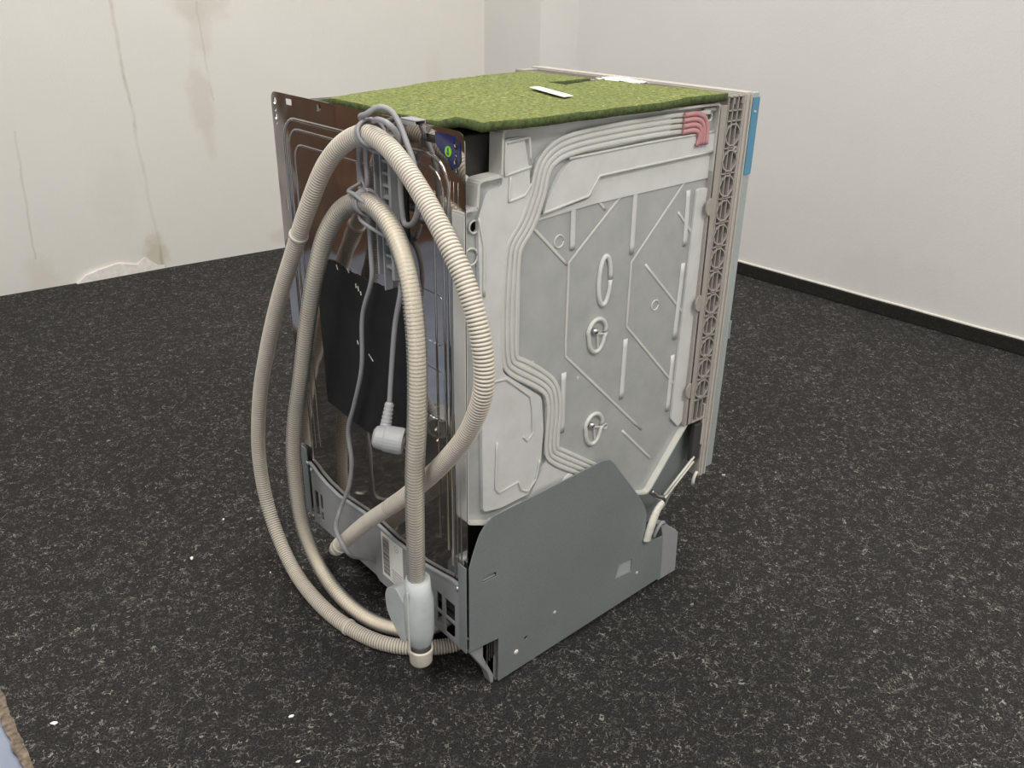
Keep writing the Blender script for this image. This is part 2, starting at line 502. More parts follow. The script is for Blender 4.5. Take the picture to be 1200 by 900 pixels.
# rear panel
rp_out = rounded([(0, .165), (.446, .165), (.446, .795), (0, .795)], .014, 5, only=(2, 3))
holes = [circle(.4345, .7825, .0048, 10), circle(.4345, .7705, .0026, 8), circle(.4345, .7615, .0040, 10), circle(.4345, .7525, .0024, 8),
         rect(.385, .403, .781, .789), rect(.305, .318, .782, .790), rect(.4235, .4275, .63, .645),
         rect(.052, .073, .7765, .7855), circle(.0135, .7800, .0048, 10), circle(.0135, .7695, .0026, 8), circle(.0150, .7615, .0042, 10), circle(.0135, .7525, .0028, 8)]
panel = link('rear_panel', prism(rp_out, 'X', 0, .0012, holes), 'steel', D, label='mirror-like stainless steel rear panel')
def rr_path(y0, y1, z0, z1, r, top_only=False):
    pts = []
    for cx, cz, a0 in ((y1 - r, z1 - r, 0), (y0 + r, z1 - r, 90)):
        for k in range(7):
            a = math.radians(a0 + 15 * k)
            pts.append((cx + r * math.cos(a), cz + r * math.sin(a)))
    return [(y1, z0)] + pts + [(y0, z0)]
for (y0, y1, z0, z1, r, w_) in ((.030, .416, .22, .763, .035, .0030), (.040, .404, .24, .750, .030, .0022), (.058, .388, .25, .730, .022, .0020)):
    bm = bmesh.new()
    loop = rr_path(y0, y1, z0, z1, r)
    tube(bm, [Vector((0, a, b)) for a, b in loop], w_, 8, (Vector((1, 0, 0)), .55))
    link('embossed_ridge', bm, 'steel', panel, smooth=True)
bm = bmesh.new()
for y in (.012, .020, .0265):
    tube(bm, [Vector((0, y, .20 + k * .03)) for k in range(19)], lambda i, n: .0012 if i < n - 2 else .0003, 8, (Vector((1, 0, 0)), .7))
link('folded_pleat', bm, 'steel_sat', panel, smooth=True)
bm = bmesh.new()
for (y0, y1, z0, z1) in ((.045, .10, .43, .50), (.045, .10, .535, .60)):
    loop = rounded([(y0, z0), (y0, z1), (y1, z1), (y1, z0)], .01, 4)
    tube(bm, [Vector((0, a, b)) for a, b in loop + loop[:1]], .0008, 6, (Vector((1, 0, 0)), .6))
link('pressed_line', bm, 'steel', panel, smooth=True)
# black sound-damping pad with torn edges
rng = random.Random(5)
def torn(a, b, n, amp):
    return [(a[0] + (b[0] - a[0]) * i / n + (rng.uniform(-amp, amp) if i else 0), a[1] + (b[1] - a[1]) * i / n + (rng.uniform(-amp, amp) if i else 0)) for i in range(n)]
pc = [(.3124, .5816), (.26, .5775), (.19, .5784), (.112, .5848), (.105, .50), (.104, .385), (.15, .372), (.2129, .3436), (.2362, .3409), (.3462, .3472), (.3471, .3946), (.3489, .5173)]
pl = []
for i in range(len(pc)):
    pl += torn(pc[i], pc[(i + 1) % len(pc)], 7, .0022 if i < 3 else .0008)
pad = link('sound_damping_pad', prism(pl, 'X', -.0022, 0), 'bitumen', panel)
bm = bmesh.new()
for (y, z, a, l) in ((.232, .557, 1.3, .012), (.226, .553, 1.2, .009), (.238, .560, 1.4, .010), (.205, .463, .6, .022), (.242, .476, 1.2, .010), (.285, .574, 1.1, .012), (.255, .577, .9, .012)):
    l *= .6; box_v = [(y, z), (y + l * math.cos(a), z + l * math.sin(a)), (y + l * math.cos(a) + .0016, z + l * math.sin(a) - .001), (y + .0016, z - .001)]
    link('pad_scratch', prism(box_v, 'X', -.0027, -.0021), 'foam', pad)
# thin navy blue patch and the green dot at the top corner
film = link('navy_patch', prism([(.052, .7895), (.018, .789), (.007, .783), (.006, .764), (.011, .757), (.022, .752), (.030, .764), (.040, .768), (.050, .776)], 'X', -.0009, -.0001,
            [rect(.0525 - .03 + .0, .0525 - .029, .777, .778), circle(.0135, .7800, .0048, 10), circle(.0135, .7695, .0026, 8), circle(.0150, .7615, .0042, 10)]), 'navy', panel)
dot = link('round_sticker', prism(circle(.0275, .7715, .0058, 20), 'X', -.0016, -.0008), 'green_dot', panel)
link('arrow_mark', prism([(.0262, .7755), (.0285, .7755), (.0285, .770), (.0305, .770), (.0274, .7672), (.0245, .770), (.0262, .770)], 'X', -.0020, -.0015), 'print', dot)

# hose holder on the panel
hh = link('hose_holder', B((-.012, 0, .1625, .1655, .60, .775), (-.012, 0, .128, .134, .60, .775), (-.008, 0, .134, .1625, .765, .775), (-.012, 0, .1495, .152, .582, .77)), 'grey_plastic', D, bevel=.0006)
for k in range(11):
    z = .612 + k * .0145
    link('rung', B((-.009, -.001, .134, .150, z, z + .0035)), 'grey_plastic', hh)
link('slot', B((-.0015, -.0002, .110, .126, .635, .758)), 'bitumen', hh)
link('top_hook', B((-.006, .010, .083, .112, .796, .798), (-.006, -.004, .083, .112, .791, .796), (.008, .010, .083, .112, .775, .796)), 'grey_plastic', D, bevel=.001)

# rear strip at the base: wavy top edge, window openings, label
topz = [(.424, .206), (.410, .203), (.397, .197), (.37, .190), (.33, .186), (.29, .190), (.25, .1935), (.21, .192), (.17, .188), (.13, .190), (.10, .187), (.06, .194), (.03, .200), (.012, .201)]
st_out = topz + [(.012, .090), (.12, .090), (.13, .082), (.22, .082), (.23, .088), (.424, .088)]
strip = link('rear_strip', prism(st_out, 'X', -.004, -.0015,
             [rect(.404, .417, .106, .155), rect(.390, .3985, .126, .155), rect(.390, .3985, .104, .121),
              rect(.054, .066, .127, .157), rect(.054, .066, .103, .122), rect(.024, .046, .127, .157), rect(.024, .046, .097, .122)]), 'grey_plastic', D, bevel=.0006)
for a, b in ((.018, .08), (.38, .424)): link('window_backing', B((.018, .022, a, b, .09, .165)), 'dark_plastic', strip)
link('top_flange', prism([(a, b) for a, b in topz] + [(a, b - .003) for a, b in reversed(topz)], 'X', -.007, -.0035), 'galv_pale', strip)
link('label', B((-.0048, -.0041, .1500, .2072, .1030, .1830)), 'paper', strip)
rng = random.Random(11)
bm = bmesh.new(); z = .1765
while z > .110:
    h = rng.choice((.0008, .0014, .0022, .0012)); box(bm, -.0052, -.0047, .1862, .2030, z - h, z); z -= h + rng.choice((.0008, .0013, .0018))
link('barcode', bm, 'print', strip)
bm = bmesh.new()
for k in range(5):
    y = .1795
    zz = .1285 - k * .0048
    while y > .156:
        l = rng.uniform(.002, .005); box(bm, -.0052, -.0047, y - l, y, zz - .0022, zz); y -= l + .0012
link('fine_print', bm, 'print_light', strip)
bm = bmesh.new(); tube(bm, [Vector((-.005, .166 + .0052 * math.cos(a * .3491), .172 + .0052 * math.sin(a * .3491))) for a in range(19)], .0005, 6)
box(bm, -.0052, -.0047, .163, .1665, .1715, .1728)
link('round_mark', bm, 'print_light', strip)
for y, z in ((.016, .192), (.418, .193), (.431, .2)):
    bm = bmesh.new(); lathe(bm, (-.004, y, z), (-1, 0, 0), [(0, .0042), (.002, .0042), (.0032, .003), (.0033, 0)], 12)
    link('screw', bm, 'screw', strip, smooth=True)

# near side base plate
plate_out = [(0, .091), (0, .233), (.006, .251), (.012, .267), (.018, .280), (.028, .292), (.040, .299), (.249, .3085), (.262, .305), (.272, .296),
             (.335, .215), (.352, .190), (.360, .170), (.364, .111), (.409, .106), (.414, .019), (.053, .006), (.0525, .0865)]
plate = link('side_base_plate', prism(plate_out, 'Y', -.004, -.0025,
             [rect(.024, .047, .199, .2065), rounded([(.297, .073), (.334, .070), (.334, .094), (.303, .097)], .002, 2), circle(.1055, .0585, .0028, 8)]), 'galv', D, bevel=.0005,
             label='grey-green galvanised side plate')
link('rear_flange', B((-.0055, -.0040, -.004, .013, .091, .236)), 'galv', plate, bevel=.0005)
bm = bmesh.new()
for (a, b) in ((.046, .198), (.0, .0)):
    pass
box(bm, .024, .047, -.0015, .006, .199, .2010)
link('slot_lip', bm, 'galv_pale', plate)
link('square_insert', B((.29, .345, -.002, .002, .062, .102)), 'galv_pale', plate)
for x, z, r in ((.087, .042, .0045), (.163, .075, .0035), (.349, .059, .0035)):
    bm = bmesh.new(); lathe(bm, (x, -.0035, z), (0, -1, 0), [(0, r), (.001, r * .9), (.0022, r * .45), (.0024, 0)], 12)
    link('rivet', bm, 'white_part' if x < .1 else 'galv_pale', plate, smooth=True)
# far side base plate
fp = link('far_base_plate', prism([(.0, .100), (.0, .227), (.04, .29), (.24, .30), (.36, .17), (.41, .10), (.41, .02), (.053, .02), (.053, .09)], 'Y', .4475, .449), 'galv', D)
link('rear_flange', B((-.0055, -.004, .430, .449, .100, .227)), 'galv', fp)

# plastic base: side rails, feet and the front bracket
link('base_rail', prism([(.03, .094), (.455, .094), (.455, .012), (.058, .0), (.054, .0), (.030, .055)], 'Y', .004, .034), 'grey_plastic', D, bevel=.002)
link('base_rail', prism([(.03, .094), (.455, .094), (.455, .012), (.058, .0), (.030, .055)], 'Y', .412, .442), 'grey_plastic', D, bevel=.002)
link('corner_block', prism([(.002, .088), (.0505, .088), (.0505, .0), (.046, .0), (.040, .022), (.036, .030)], 'Y', .004, .020), 'grey_plastic', D, bevel=.001)
for k in range(4):
    link('vent_slat', B((.036 + k * .0042, .0375 + k * .0042, .0015, .006, .045 + k * .003, .083)), 'dark_plastic', D)
link('base_tray', B((.20, .455, .034, .412, .015, .11)), 'dark_plastic', D)
link('base_floor', B((.01, .44, .036, .41, .100, .112)), 'dark_plastic', D)
link('front_bracket', prism([(.404, .125), (.418, .124), (.452, .094), (.456, .012), (.41, .012), (.41, .105)], 'Y', -.002, .016), 'grey_plastic', D, bevel=.001)
bm = bmesh.new(); poly_tube(bm, [(.385, -.002, .112), (.388, -.004, .124), (.400, -.004, .136), (.410, -.002, .130)], .0035, 8, smooth=True)
link('bracket_tongue', bm, 'grey_plastic', D, smooth=True)

# hinge sheet, rods, lever between the base and the door
link('hinge_sheet', prism([(.43, .30), (.487, .30), (.490, .205), (.44, .135), (.372, .118), (.33, .16), (.33, .26)], 'Y', .0232, .0245, [circle(.452, .262, .0022, 8), circle(.43, .165, .0025, 8)]), 'galv', D)
for dz in (0, -.0085):
    bm = bmesh.new(); poly_tube(bm, [(.404, -.001, .186 + dz), (.474, .0, .232 + dz)], .0020, 8)
    link('hinge_rod', bm, 'white_part', D, smooth=True)
link('hinge_block', B((.468, .488, .0, .010, .222, .292)), 'dark_plastic', D, bevel=.002)
bm = bmesh.new(); poly_tube(bm, [(.372, .002, .205), (.386, -.001, .190), (.398, -.002, .184), (.404, -.001, .175)], .0045, 8, smooth=True)
link('rod_joint', bm, 'steel_sat', D, smooth=True)
bm = bmesh.new()
path = spline([(.398, -.004, .176), (.384, -.006, .168), (.375, -.007, .155), (.368, -.008, .140), (.363, -.007, .118)], .002)
tube(bm, path, lambda i, n: .0072 + .0018 * math.sin(3.0 * i / n) + .0007 * noise.noise(Vector((i * .6, 1, 2))), 10, (Vector((0, 1, 0)), .55))
link('link_strap', bm, 'white_part', D, smooth=True, label='white plastic link strap')
bm = bmesh.new(); poly_tube(bm, [(.398, -.003, .176), (.410, -.002, .184)], .0016, 8)
link('strap_wire', bm, 'white_part', D)
bm = bmesh.new(); poly_tube(bm, [(.478, -.001, .178), (.480, -.001, .192), (.486, -.001, .200)], .0028, 8, smooth=True)
link('spring_hook', bm, 'white_part', D, smooth=True)

# ---- side water tank (milky plastic)
tank_out = rounded([(.054, .793), (.439, .794), (.445, .300), (.364, .205), (.10, .290), (.040, .285), (.001, .302), (.0, .711), (.018, .711), (.020, .741), (.053, .743)], .007, 4, only=(0, 1, 3, 6, 7, 9))
thole = [circle(.083, .775, .0055, 14), circle(.4265, .777, .0050, 14), circle(.019, .689, .0065, 14)]
tank = link('water_tank', prism(tank_out, 'Y', .010, .0125, thole), 'tank', D, label='milky translucent side water tank')
# rim wall round the tank
bm = bmesh.new()
loop = [Vector((a, .012, b)) for a, b in tank_out]
rimw = bmesh.new()
def wall_strip(bm, pts, y0, y1, th):
    n = len(pts)
    for i in range(n - 1):
        a, b = Vector(pts[i]), Vector(pts[i + 1]); d = (b - a)
        if d.length < 1e-6: continue
        nn = Vector((-d.y, d.x)).normalized() * th
        q = [a - nn, b - nn, b + nn, a + nn]
        lo = [bm.verts.new((p.x, y0, p.y)) for p in q]; hi = [bm.verts.new((p.x, y1, p.y)) for p in q]
        bm.faces.new(lo); bm.faces.new(hi[::-1])
        for k in range(4): bm.faces.new((lo[k], hi[k], hi[(k + 1) % 4], lo[(k + 1) % 4]))
wall_strip(rimw, tank_out + tank_out[:1], .0, .022, .0016)
link('rim', rimw, 'tank_rib', tank)
# raised regions
leftreg = rounded([(.022, .700), (.034, .728), (.056, .730), (.058, .782), (.088, .782), (.098, .740), (.100, .705), (.063, .657), (.061, .50), (.066, .494), (.128, .445), (.134, .395), (.131, .345), (.110, .302), (.06, .300), (.030, .306), (.028, .45)], .006, 3)
link('raised_field', prism(leftreg, 'Y', .004, .010), 'tank_dense', tank, bevel=.0015)
topreg = rounded([(.122, .690), (.200, .700), (.216, .724), (.440, .731), (.440, .757), (.20, .750), (.165, .748), (.148, .735), (.128, .705)], .004, 3)
link('raised_field', prism(topreg, 'Y', .004, .010), 'tank_dense', tank, bevel=.0015)
link('raised_field', prism([(.100, .680), (.21, .688), (.44, .693), (.44, .727), (.218, .720), (.203, .696), (.11, .686)], 'Y', .008, .0102), 'tank_dense', tank)
rightreg = rounded([(.415, .68), (.440, .68), (.443, .31), (.43, .30), (.41, .32)], .006, 3)
link('raised_field', prism(rightreg, 'Y', .006, .010), 'tank_dense', tank, bevel=.0015)
lowreg = rounded([(.155, .35), (.20, .305), (.25, .29), (.15, .28), (.11, .29), (.135, .33)], .004, 3)
link('raised_field', prism(lowreg, 'Y', .006, .010), 'tank_dense', tank)
# channels: parallel ribs following the water path
chan = [(.425, .784), (.386, .784), (.342, .785), (.17, .778), (.135, .770), (.112, .752), (.100, .715), (.086, .685), (.068, .662), (.063, .64), (.063, .51), (.072, .495), (.135, .447), (.142, .425), (.142, .352), (.155, .335), (.20, .303), (.235, .278), (.265, .256)]
def offset_path(pts, d):
    out = []
    for i, p in enumerate(pts):
        a = Vector(pts[max(i - 1, 0)]); b = Vector(pts[min(i + 1, len(pts) - 1)])
        t = (b - a).normalized(); out.append((p[0] - t.y * d, p[1] + t.x * d))
    return out
for k in range(4):
    c = offset_path(chan, k * .0072 * 1.0)
    c = c[1:] if k else c
    if k: c = [(.386 , c[0][1])] + c[1:]
    bm = bmesh.new()
    poly_tube(bm, [(a, .0042, b) for a, b in c], .0031, 8, (Vector((0, 1, 0)), .20), smooth=True)
    link('channel', bm, 'tank_rib', tank, smooth=True)
bm = bmesh.new()
c0 = offset_path(chan, -.002)[2:]; c1 = offset_path(chan, .024)[2:]
prism(c0 + c1[::-1], 'Y', .0045, .0095, bm=bm)
link('channel_bed', bm, 'tank_dense', tank)
# red stained bend at the top right
bm = bmesh.new()
for k in range(4):
    d = k * .0072
    poly_tube(bm, [(.365, .0015, .7845 - d), (.392, .0015, .7845 - d), (.408 - d * .35, .0015, .779 - d), (.4165 - d * .8, .0015, .766 - d), (.418 - d, .0015, .742)], .0033, 8, (Vector((0, 1, 0)), .6), smooth=True)
link('red_channel', bm, 'tank_red', tank, smooth=True, label='red stained channel bend')
# long diagonal and upright ribs
def dense(pts, n=8):
    out = []
    for a, b in zip(pts, pts[1:]):
        out += [(a[0] + (b[0] - a[0]) * k / n, a[1] + (b[1] - a[1]) * k / n) for k in range(n)]
    return out + [pts[-1]]
def rib(pts, r=.0022, mat='tank_rib'):
    bm = bmesh.new(); pts = dense(pts)
    tube(bm, [Vector((a, .0095, b)) for a, b in pts], r, 8, (Vector((0, 1, 0)), .3))
    return link('rib', bm, mat, tank, smooth=True)
rib([(.287, .711), (.173, .618), (.174, .489), (.345, .322)])
rib([(.411, .713), (.292, .596), (.292, .503), (.444, .347)])
rib([(.109, .674), (.170, .616)]); rib([(.197, .712), (.234, .677)]); rib([(.382, .652), (.425, .609)]); rib([(.321, .588), (.426, .486)])
rib([(.30, .335), (.372, .262)])
for pts in ([(.176, .693), (.178, .634)], [(.289, .716), (.291, .608)], [(.2925, .484), (.2925, .390)], [(.173, .465), (.174, .374)], [(.405, .574), (.402, .456)], [(.403, .430), (.403, .335)], [(.40, .68), (.404, .60)]):
    rib(pts, .0048, 'tank_dense')
rib([(.048, .453), (.085, .470)], .003); rib([(.05, .405), (.09, .418)], .002)
bm = bmesh.new(); ov = [(.240 + .011 * math.cos(a * .2618), .0085, .581 + .034 * math.sin(a * .2618)) for a in range(25)]
tube(bm, [Vector(p) for p in ov], .0035, 8, (Vector((0, 1, 0)), .8)); link('oval_ridge', bm, 'tank_dense', tank, smooth=True)
for (x, z) in ((.231, .507), (.236, .362)):
    pts = [(x + .018 * math.cos(a * .2618) * (1 if math.sin(a * .2618) > 0 else .85), .008, z + (.022 * math.sin(a * .2618) if math.sin(a * .2618) > 0 else .026 * math.sin(a * .2618))) for a in range(25)]
    bm = bmesh.new(); tube(bm, [Vector(p) for p in pts], .0032, 8, (Vector((0, 1, 0)), .9)); e = link('teardrop_boss', bm, 'tank_rib', tank, smooth=True)
    bm = bmesh.new(); lathe(bm, (x - .005, .010, z + .006), (0, -1, 0), [(0, .0045), (.004, .0045), (.0065, .003), (.0066, 0)], 14)
    link('screw', bm, 'screw', tank, smooth=True)
    bm = bmesh.new(); poly_tube(bm, [(x - .003, .007, z + .002), (x + .012, .007, z - .002)], .0012, 6); poly_tube(bm, [(x, .007, z), (x + .003, .007, z - .02)], .0012, 6)
    link('boss_web', bm, 'tank_rib', tank)
for x, z, r in ((.154, .649, .008), (.350, .522, .0075), (.116, .495, .002), (.117, .482, .0015), (.262, .355, .004), (.200, .45, .0015), (.389, .743, .0022)):
    bm = bmesh.new(); tube(bm, [Vector((x + r * math.cos(a * .3927), .0095, z + r * math.sin(a * .3927))) for a in range(17)], min(.0011, r * .5), 6)
    link('stud_ring', bm, 'tank_rib', tank, smooth=True)
for (x, z, r) in ((.083, .775, .0062), (.4265, .777, .0056), (.019, .689, .0072), (.014, .655, .010)):
    bm = bmesh.new(); tube(bm, [Vector((x + r * math.cos(a * .3927), .008, z + r * math.sin(a * .3927))) for a in range(17)], .0014, 6)
    link('hole_collar', bm, 'tank_rib', tank, smooth=True)
# lower left chamber outlines and upper left box
def ridge(pts, r=.0014, y=.003):
    bm = bmesh.new(); pts = dense(pts, 6); tube(bm, [Vector((a, y, b)) for a, b in pts], r * 1.3, 8, (Vector((0, 1, 0)), .5))
    return link('chamber_ridge', bm, 'tank_rib', tank, smooth=True)
ridge([(.030, .492), (.066, .489), (.108, .452), (.112, .432), (.114, .396), (.104, .388), (.098, .396)])
ridge([(.052, .403), (.050, .335), (.056, .326), (.090, .330), (.096, .315), (.108, .308), (.122, .322), (.128, .350)])
ridge([(.060, .780), (.060, .742), (.100, .748)]); ridge([(.068, .740), (.066, .712), (.090, .716), (.100, .728)]); ridge([(.030, .605), (.030, .665), (.022, .70)])
ridge([(.060, .778), (.095, .781), (.098, .755)]); ridge([(.120, .690), (.196, .701), (.214, .7235), (.440, .7305)], .0013, .0035)
ridge([(.160, .750), (.30, .755), (.44, .7575)], .0013, .0035)
bm = bmesh.new(); lathe(bm, (.188, .010, .292), (0, -1, 0), [(0, .013), (.004, .013), (.005, .0115), (.0051, 0)], 20); link('round_cap', bm, 'foam', tank, smooth=True)
link('chamber_float', B((.052, .060, .006, .012, .345, .392)), 'grey_plastic', tank, bevel=.001)
link('chamber_float', B((.064, .088, .006, .012, .752, .760)), 'grey_plastic', tank, bevel=.001)

# ---- lattice front frame
fr = link('front_frame', B((.4385, .4555, 0, .022, .300, .791), (.4555, .4905, .020, .024, .300, .803), (.4885, .4905, -.001, .022, .300, .803), (.4555, .4905, -.001, .022, .300, .303),
                           (.4400, .4905, .024, .446, .780, .791), (.4385, .4555, .424, .446, .15, .791), (.4555, .4905, .424, .446, .15, .803)), 'taupe', D, bevel=.0006)
link('recess_floor', B((.4558, .4882, .0192, .0199, .303, .801)), 'taupe_shade', fr)
for x in (.4560, .4665, .4775):
    link('lattice_wall', B((x - .0009, x + .0009, -.001, .0195, .303, .803)), 'taupe', fr)
ring0 = None
def lens(k):
    z = .7500 - .0357 * k
    return z
for k in range(12):
    z = lens(k)
    if ring0 is None:
        bm = bmesh.new()
        pts = [(-.0165, .0), (-.0125, .009), (-.004, .0145), (.006, .0145), (.0145, .007), (.0165, 0), (.0145, -.007), (.006, -.0145), (-.004, -.0145), (-.0125, -.009), (-.0165, .0)]
        wall_strip(bm, pts, -.0015, .0193, .0009)
        ring0 = link('lattice_ring', bm, 'taupe', fr); ring0.location = (.4722, 0, z)
    else:
        o = ring0.copy(); COL.objects.link(o); o.parent = fr; o.location = (.4722, 0, z)
for z in [.783, .8015, .7690] + [lens(k) - .0178 for k in range(12)]:
    link('lattice_bar', B((.4555, .489, -.001, .0195, z - .0007, z + .0007)), 'taupe', fr)
bm = bmesh.new(); lathe(bm, (.482, .018, .7285), (0, -1, 0), [(0, .0050), (.020, .0050), (.0201, .0022), (.012, .0020), (.0119, 0)], 14)
link('screw_boss', bm, 'taupe', fr, smooth=True)
for x, z in ((.438, .653), (.4385, .508), (.4395, .363)):
    link('round_tab', prism([(x + .002 + .0105 * math.cos(math.radians(a)), z + .0125 * math.sin(math.radians(a))) for a in range(90, 271, 20)], 'Y', -.0025, .000), 'taupe', fr)
# top face of the frame: raised bars and slots seen from above
link('top_rail', B((.4545, .4575, -.0, .446, .791, .8015), (.4865, .4905, 0, .446, .791, .8035), (.470, .4720, .0, .446, .791, .800)), 'taupe', fr, bevel=.0005)
for k in range(28):
    y = .012 + k * .0157
    link('top_web', B((.4575, .4865, y - .0006, y + .0006, .791, .8005)), 'taupe', fr)
link('corner_pad', B((.41, .4385, .004, .05, .784, .790)), 'taupe', fr, bevel=.002)

# ---- door
door = link('door', B((.4915, .5085, -.001, .447, .188, .806)), 'beige', D, bevel=.0012)
link('door_lip', B((.4935, .4965, -.0035, -.001, .190, .803), (.5030, .5060, -.0035, -.001, .190, .803)), 'beige', door, bevel=.0005)
link('outer_steel', B((.5090, .5250, -.001, .447, .200, .804)), 'galv_pale', door, bevel=.0008)
link('blue_edge_film', B((.5092, .5256, -.0022, -.0012, .690, .7975)), 'blue_film', door, label='blue protective film on the door edge')
bm = bmesh.new(); lathe(bm, (.517, -.0022, .778), (0, -1, 0), [(0, .0025), (.001, .0018), (.0011, 0)], 10); link('screw', bm, 'screw', door)
link('inner_stay', B((.4860, .4912, .0, .01, .25, .325)), 'beige', door, bevel=.001)
link('end_clip', B((.5256, .5275, -.002, .004, .43, .46)), 'galv_pale', door)

# ---- drain hose
DRAIN = [(-0.045, 0.2797, 0.1267), (-0.045, 0.2244, 0.184), (-0.042, 0.1818, 0.2278), (-0.036, 0.0765, 0.3261), (-0.036, -0.0048, 0.4119), (-0.04, -0.0574, 0.4773), (-0.045, -0.0882, 0.5376), (-0.045, -0.0895, 0.5732), (-0.045, -0.0793, 0.6137), (-0.045, -0.0578, 0.6549), (-0.045, -0.0289, 0.6896), (-0.04, 0.0152, 0.7239), (-0.035, 0.066, 0.7552), (-0.03, 0.11, 0.7716), (-0.03, 0.1493, 0.7768), (-0.035, 0.1885, 0.7622), (-0.04, 0.229, 0.7303), (-0.045, 0.2727, 0.6726), (-0.045, 0.3286, 0.5968), (-0.045, 0.3892, 0.5117), (-0.045, 0.4504, 0.41), (-0.045, 0.5029, 0.3006), (-0.045, 0.5331, 0.1729), (-0.048, 0.5084, 0.0808), (-0.055, 0.4308, 0.0182), (-0.0663, 0.3075, 0.013), (-0.0588, 0.2268, 0.013), (-0.0365, 0.1633, 0.013), (-0.0015, 0.1223, 0.013), (0.0495, 0.0924, 0.013), (.10, .08, .03)]
path = spline(DRAIN, .00086)
R0 = .0118
tot = len(path)
def drain_r(i, n):
    s = i * .00085
    if s < .030: return R0 * .93
    if s < .032: return R0 * 1.02
    if s < .22: return R0 - .0003 - (.0010 if i % 5 == 0 else 0)
    return R0 - (.0030 if i % 5 == 0 else (0.0003 if i % 5 in (1, 4) else 0))
bm = bmesh.new(); tube(bm, path[34:], lambda i, n: drain_r(i + 34, n), 16)
bm.faces.ensure_lookup_table()
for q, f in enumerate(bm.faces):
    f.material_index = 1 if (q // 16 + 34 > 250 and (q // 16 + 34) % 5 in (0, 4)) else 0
dh = link('drain_hose', bm, 'hose', D, smooth=True, label='beige corrugated drain hose in a big loop')
dh.data.materials.append(M['hose_brown'])
bm = bmesh.new()
ax = (path[0] - path[30]).normalized()
lathe(bm, path[36], ax, [(0, R0 * 1.12), (.008, R0 * 1.12), (.009, R0 * .98), (.016, R0 * .96), (.017, R0 * 1.05), (.020, R0 * 1.05), (.021, R0 * .94), (.027, R0 * .94), (.031, R0 * .85), (.0312, R0 * .6), (.02, R0 * .55), (.0199, 0)], 20)
link('end_cuff', bm, 'hose_groove', dh, smooth=True)
for q in (.5, .895):
    i = int(tot * q); t = (path[i + 2] - path[i]).normalized()
    bm = bmesh.new(); lathe(bm, path[i], t, [(0, .0122), (.0005, .0133), (.0050, .0133), (.0055, .0122)], 20)
    link('joint_collar', bm, 'hose_groove', dh, smooth=True)

# ---- water inlet hose: clear sheath over a cream hose
INLET = [(-0.05, 0.0482, 0.1841), (-0.06, 0.0308, 0.278), (-0.068, 0.0151, 0.3907), (-0.068, 0.0047, 0.4877), (-0.062, 0.0108, 0.5697), (-0.055, 0.0308, 0.6337), (-0.048, 0.064, 0.6741), (-0.04, 0.11, 0.695), (-0.035, 0.1571, 0.6974), (-0.035, 0.2074, 0.6772), (-0.04, 0.2424, 0.6388), (-0.045, 0.2694, 0.5812), (-0.045, 0.3072, 0.4964), (-0.045, 0.3409, 0.405), (-0.045, 0.3751, 0.3202), (-0.045, 0.3936, 0.2514), (-0.043, 0.4014, 0.1832), (-0.04, 0.3954, 0.1014), (-0.035, 0.3591, 0.0414), (-0.0384, 0.2777, 0.026), (-0.0262, 0.2157, 0.018), (-0.0049, 0.1754, 0.016), (0.0227, 0.1451, 0.016), (.08, .13, .03)]
path = spline(INLET, .0009)
bm = bmesh.new(); tube(bm, path, lambda i, n: .0122 - (.0022 if i % 5 == 0 else 0), 14)
ih = link('water_inlet_hose', bm, 'clear_hose', D, smooth=True, label='clear corrugated water inlet hose with cream core')
bm = bmesh.new(); tube(bm, path[::6], .0098, 12)
link('inner_tube', bm, 'inner_hose', ih, smooth=True)
# safety valve housing at its end
vb = bmesh.new()
lathe(vb, (-.050, .0425, .100), (-.02, -.02, 1), [(0, .012), (.012, .0175), (.030, .0205), (.085, .0205), (.095, .018), (.118, .0165)], 20)
vbx = link('valve_housing', vb, 'valve', D, smooth=True, label='frosted safety valve housing on the inlet hose')
link('side_chamber', prism(rounded([(.050, .172), (.072, .190), (.094, .178), (.100, .162), (.098, .140), (.090, .128), (.066, .106), (.050, .110)], .006, 3), 'X', -.068, -.040), 'valve', vbx, bevel=.004)
bm = bmesh.new(); lathe(bm, (-.055, .060, .150), (-1, 0, 0), [(0, .016), (.006, .015), (.007, 0)], 20); link('coil_disc', bm, 'grey_plastic', vbx, smooth=True)
bm = bmesh.new(); lathe(bm, (-.050, .0425, .093), (0, 0, 1), [(0, .013), (.008, .013)], 20); link('rubber_washer', bm, 'dark_plastic', vbx, smooth=True)
bm = bmesh.new(); lathe(bm, (-.050, .0425, .072), (0, 0, 1), [(0, .0145), (.003, .0160), (.018, .0165), (.0235, .0175), (.026, .0175), (.0262, .0150), (.012, .0140), (.0119, 0)], 24)
link('threaded_nut', bm, 'hose_groove', vbx, smooth=True)
link('seam_rib', B((-.0735, -.071, .0355, .0370, .105, .205)), 'tank_rib', vbx)

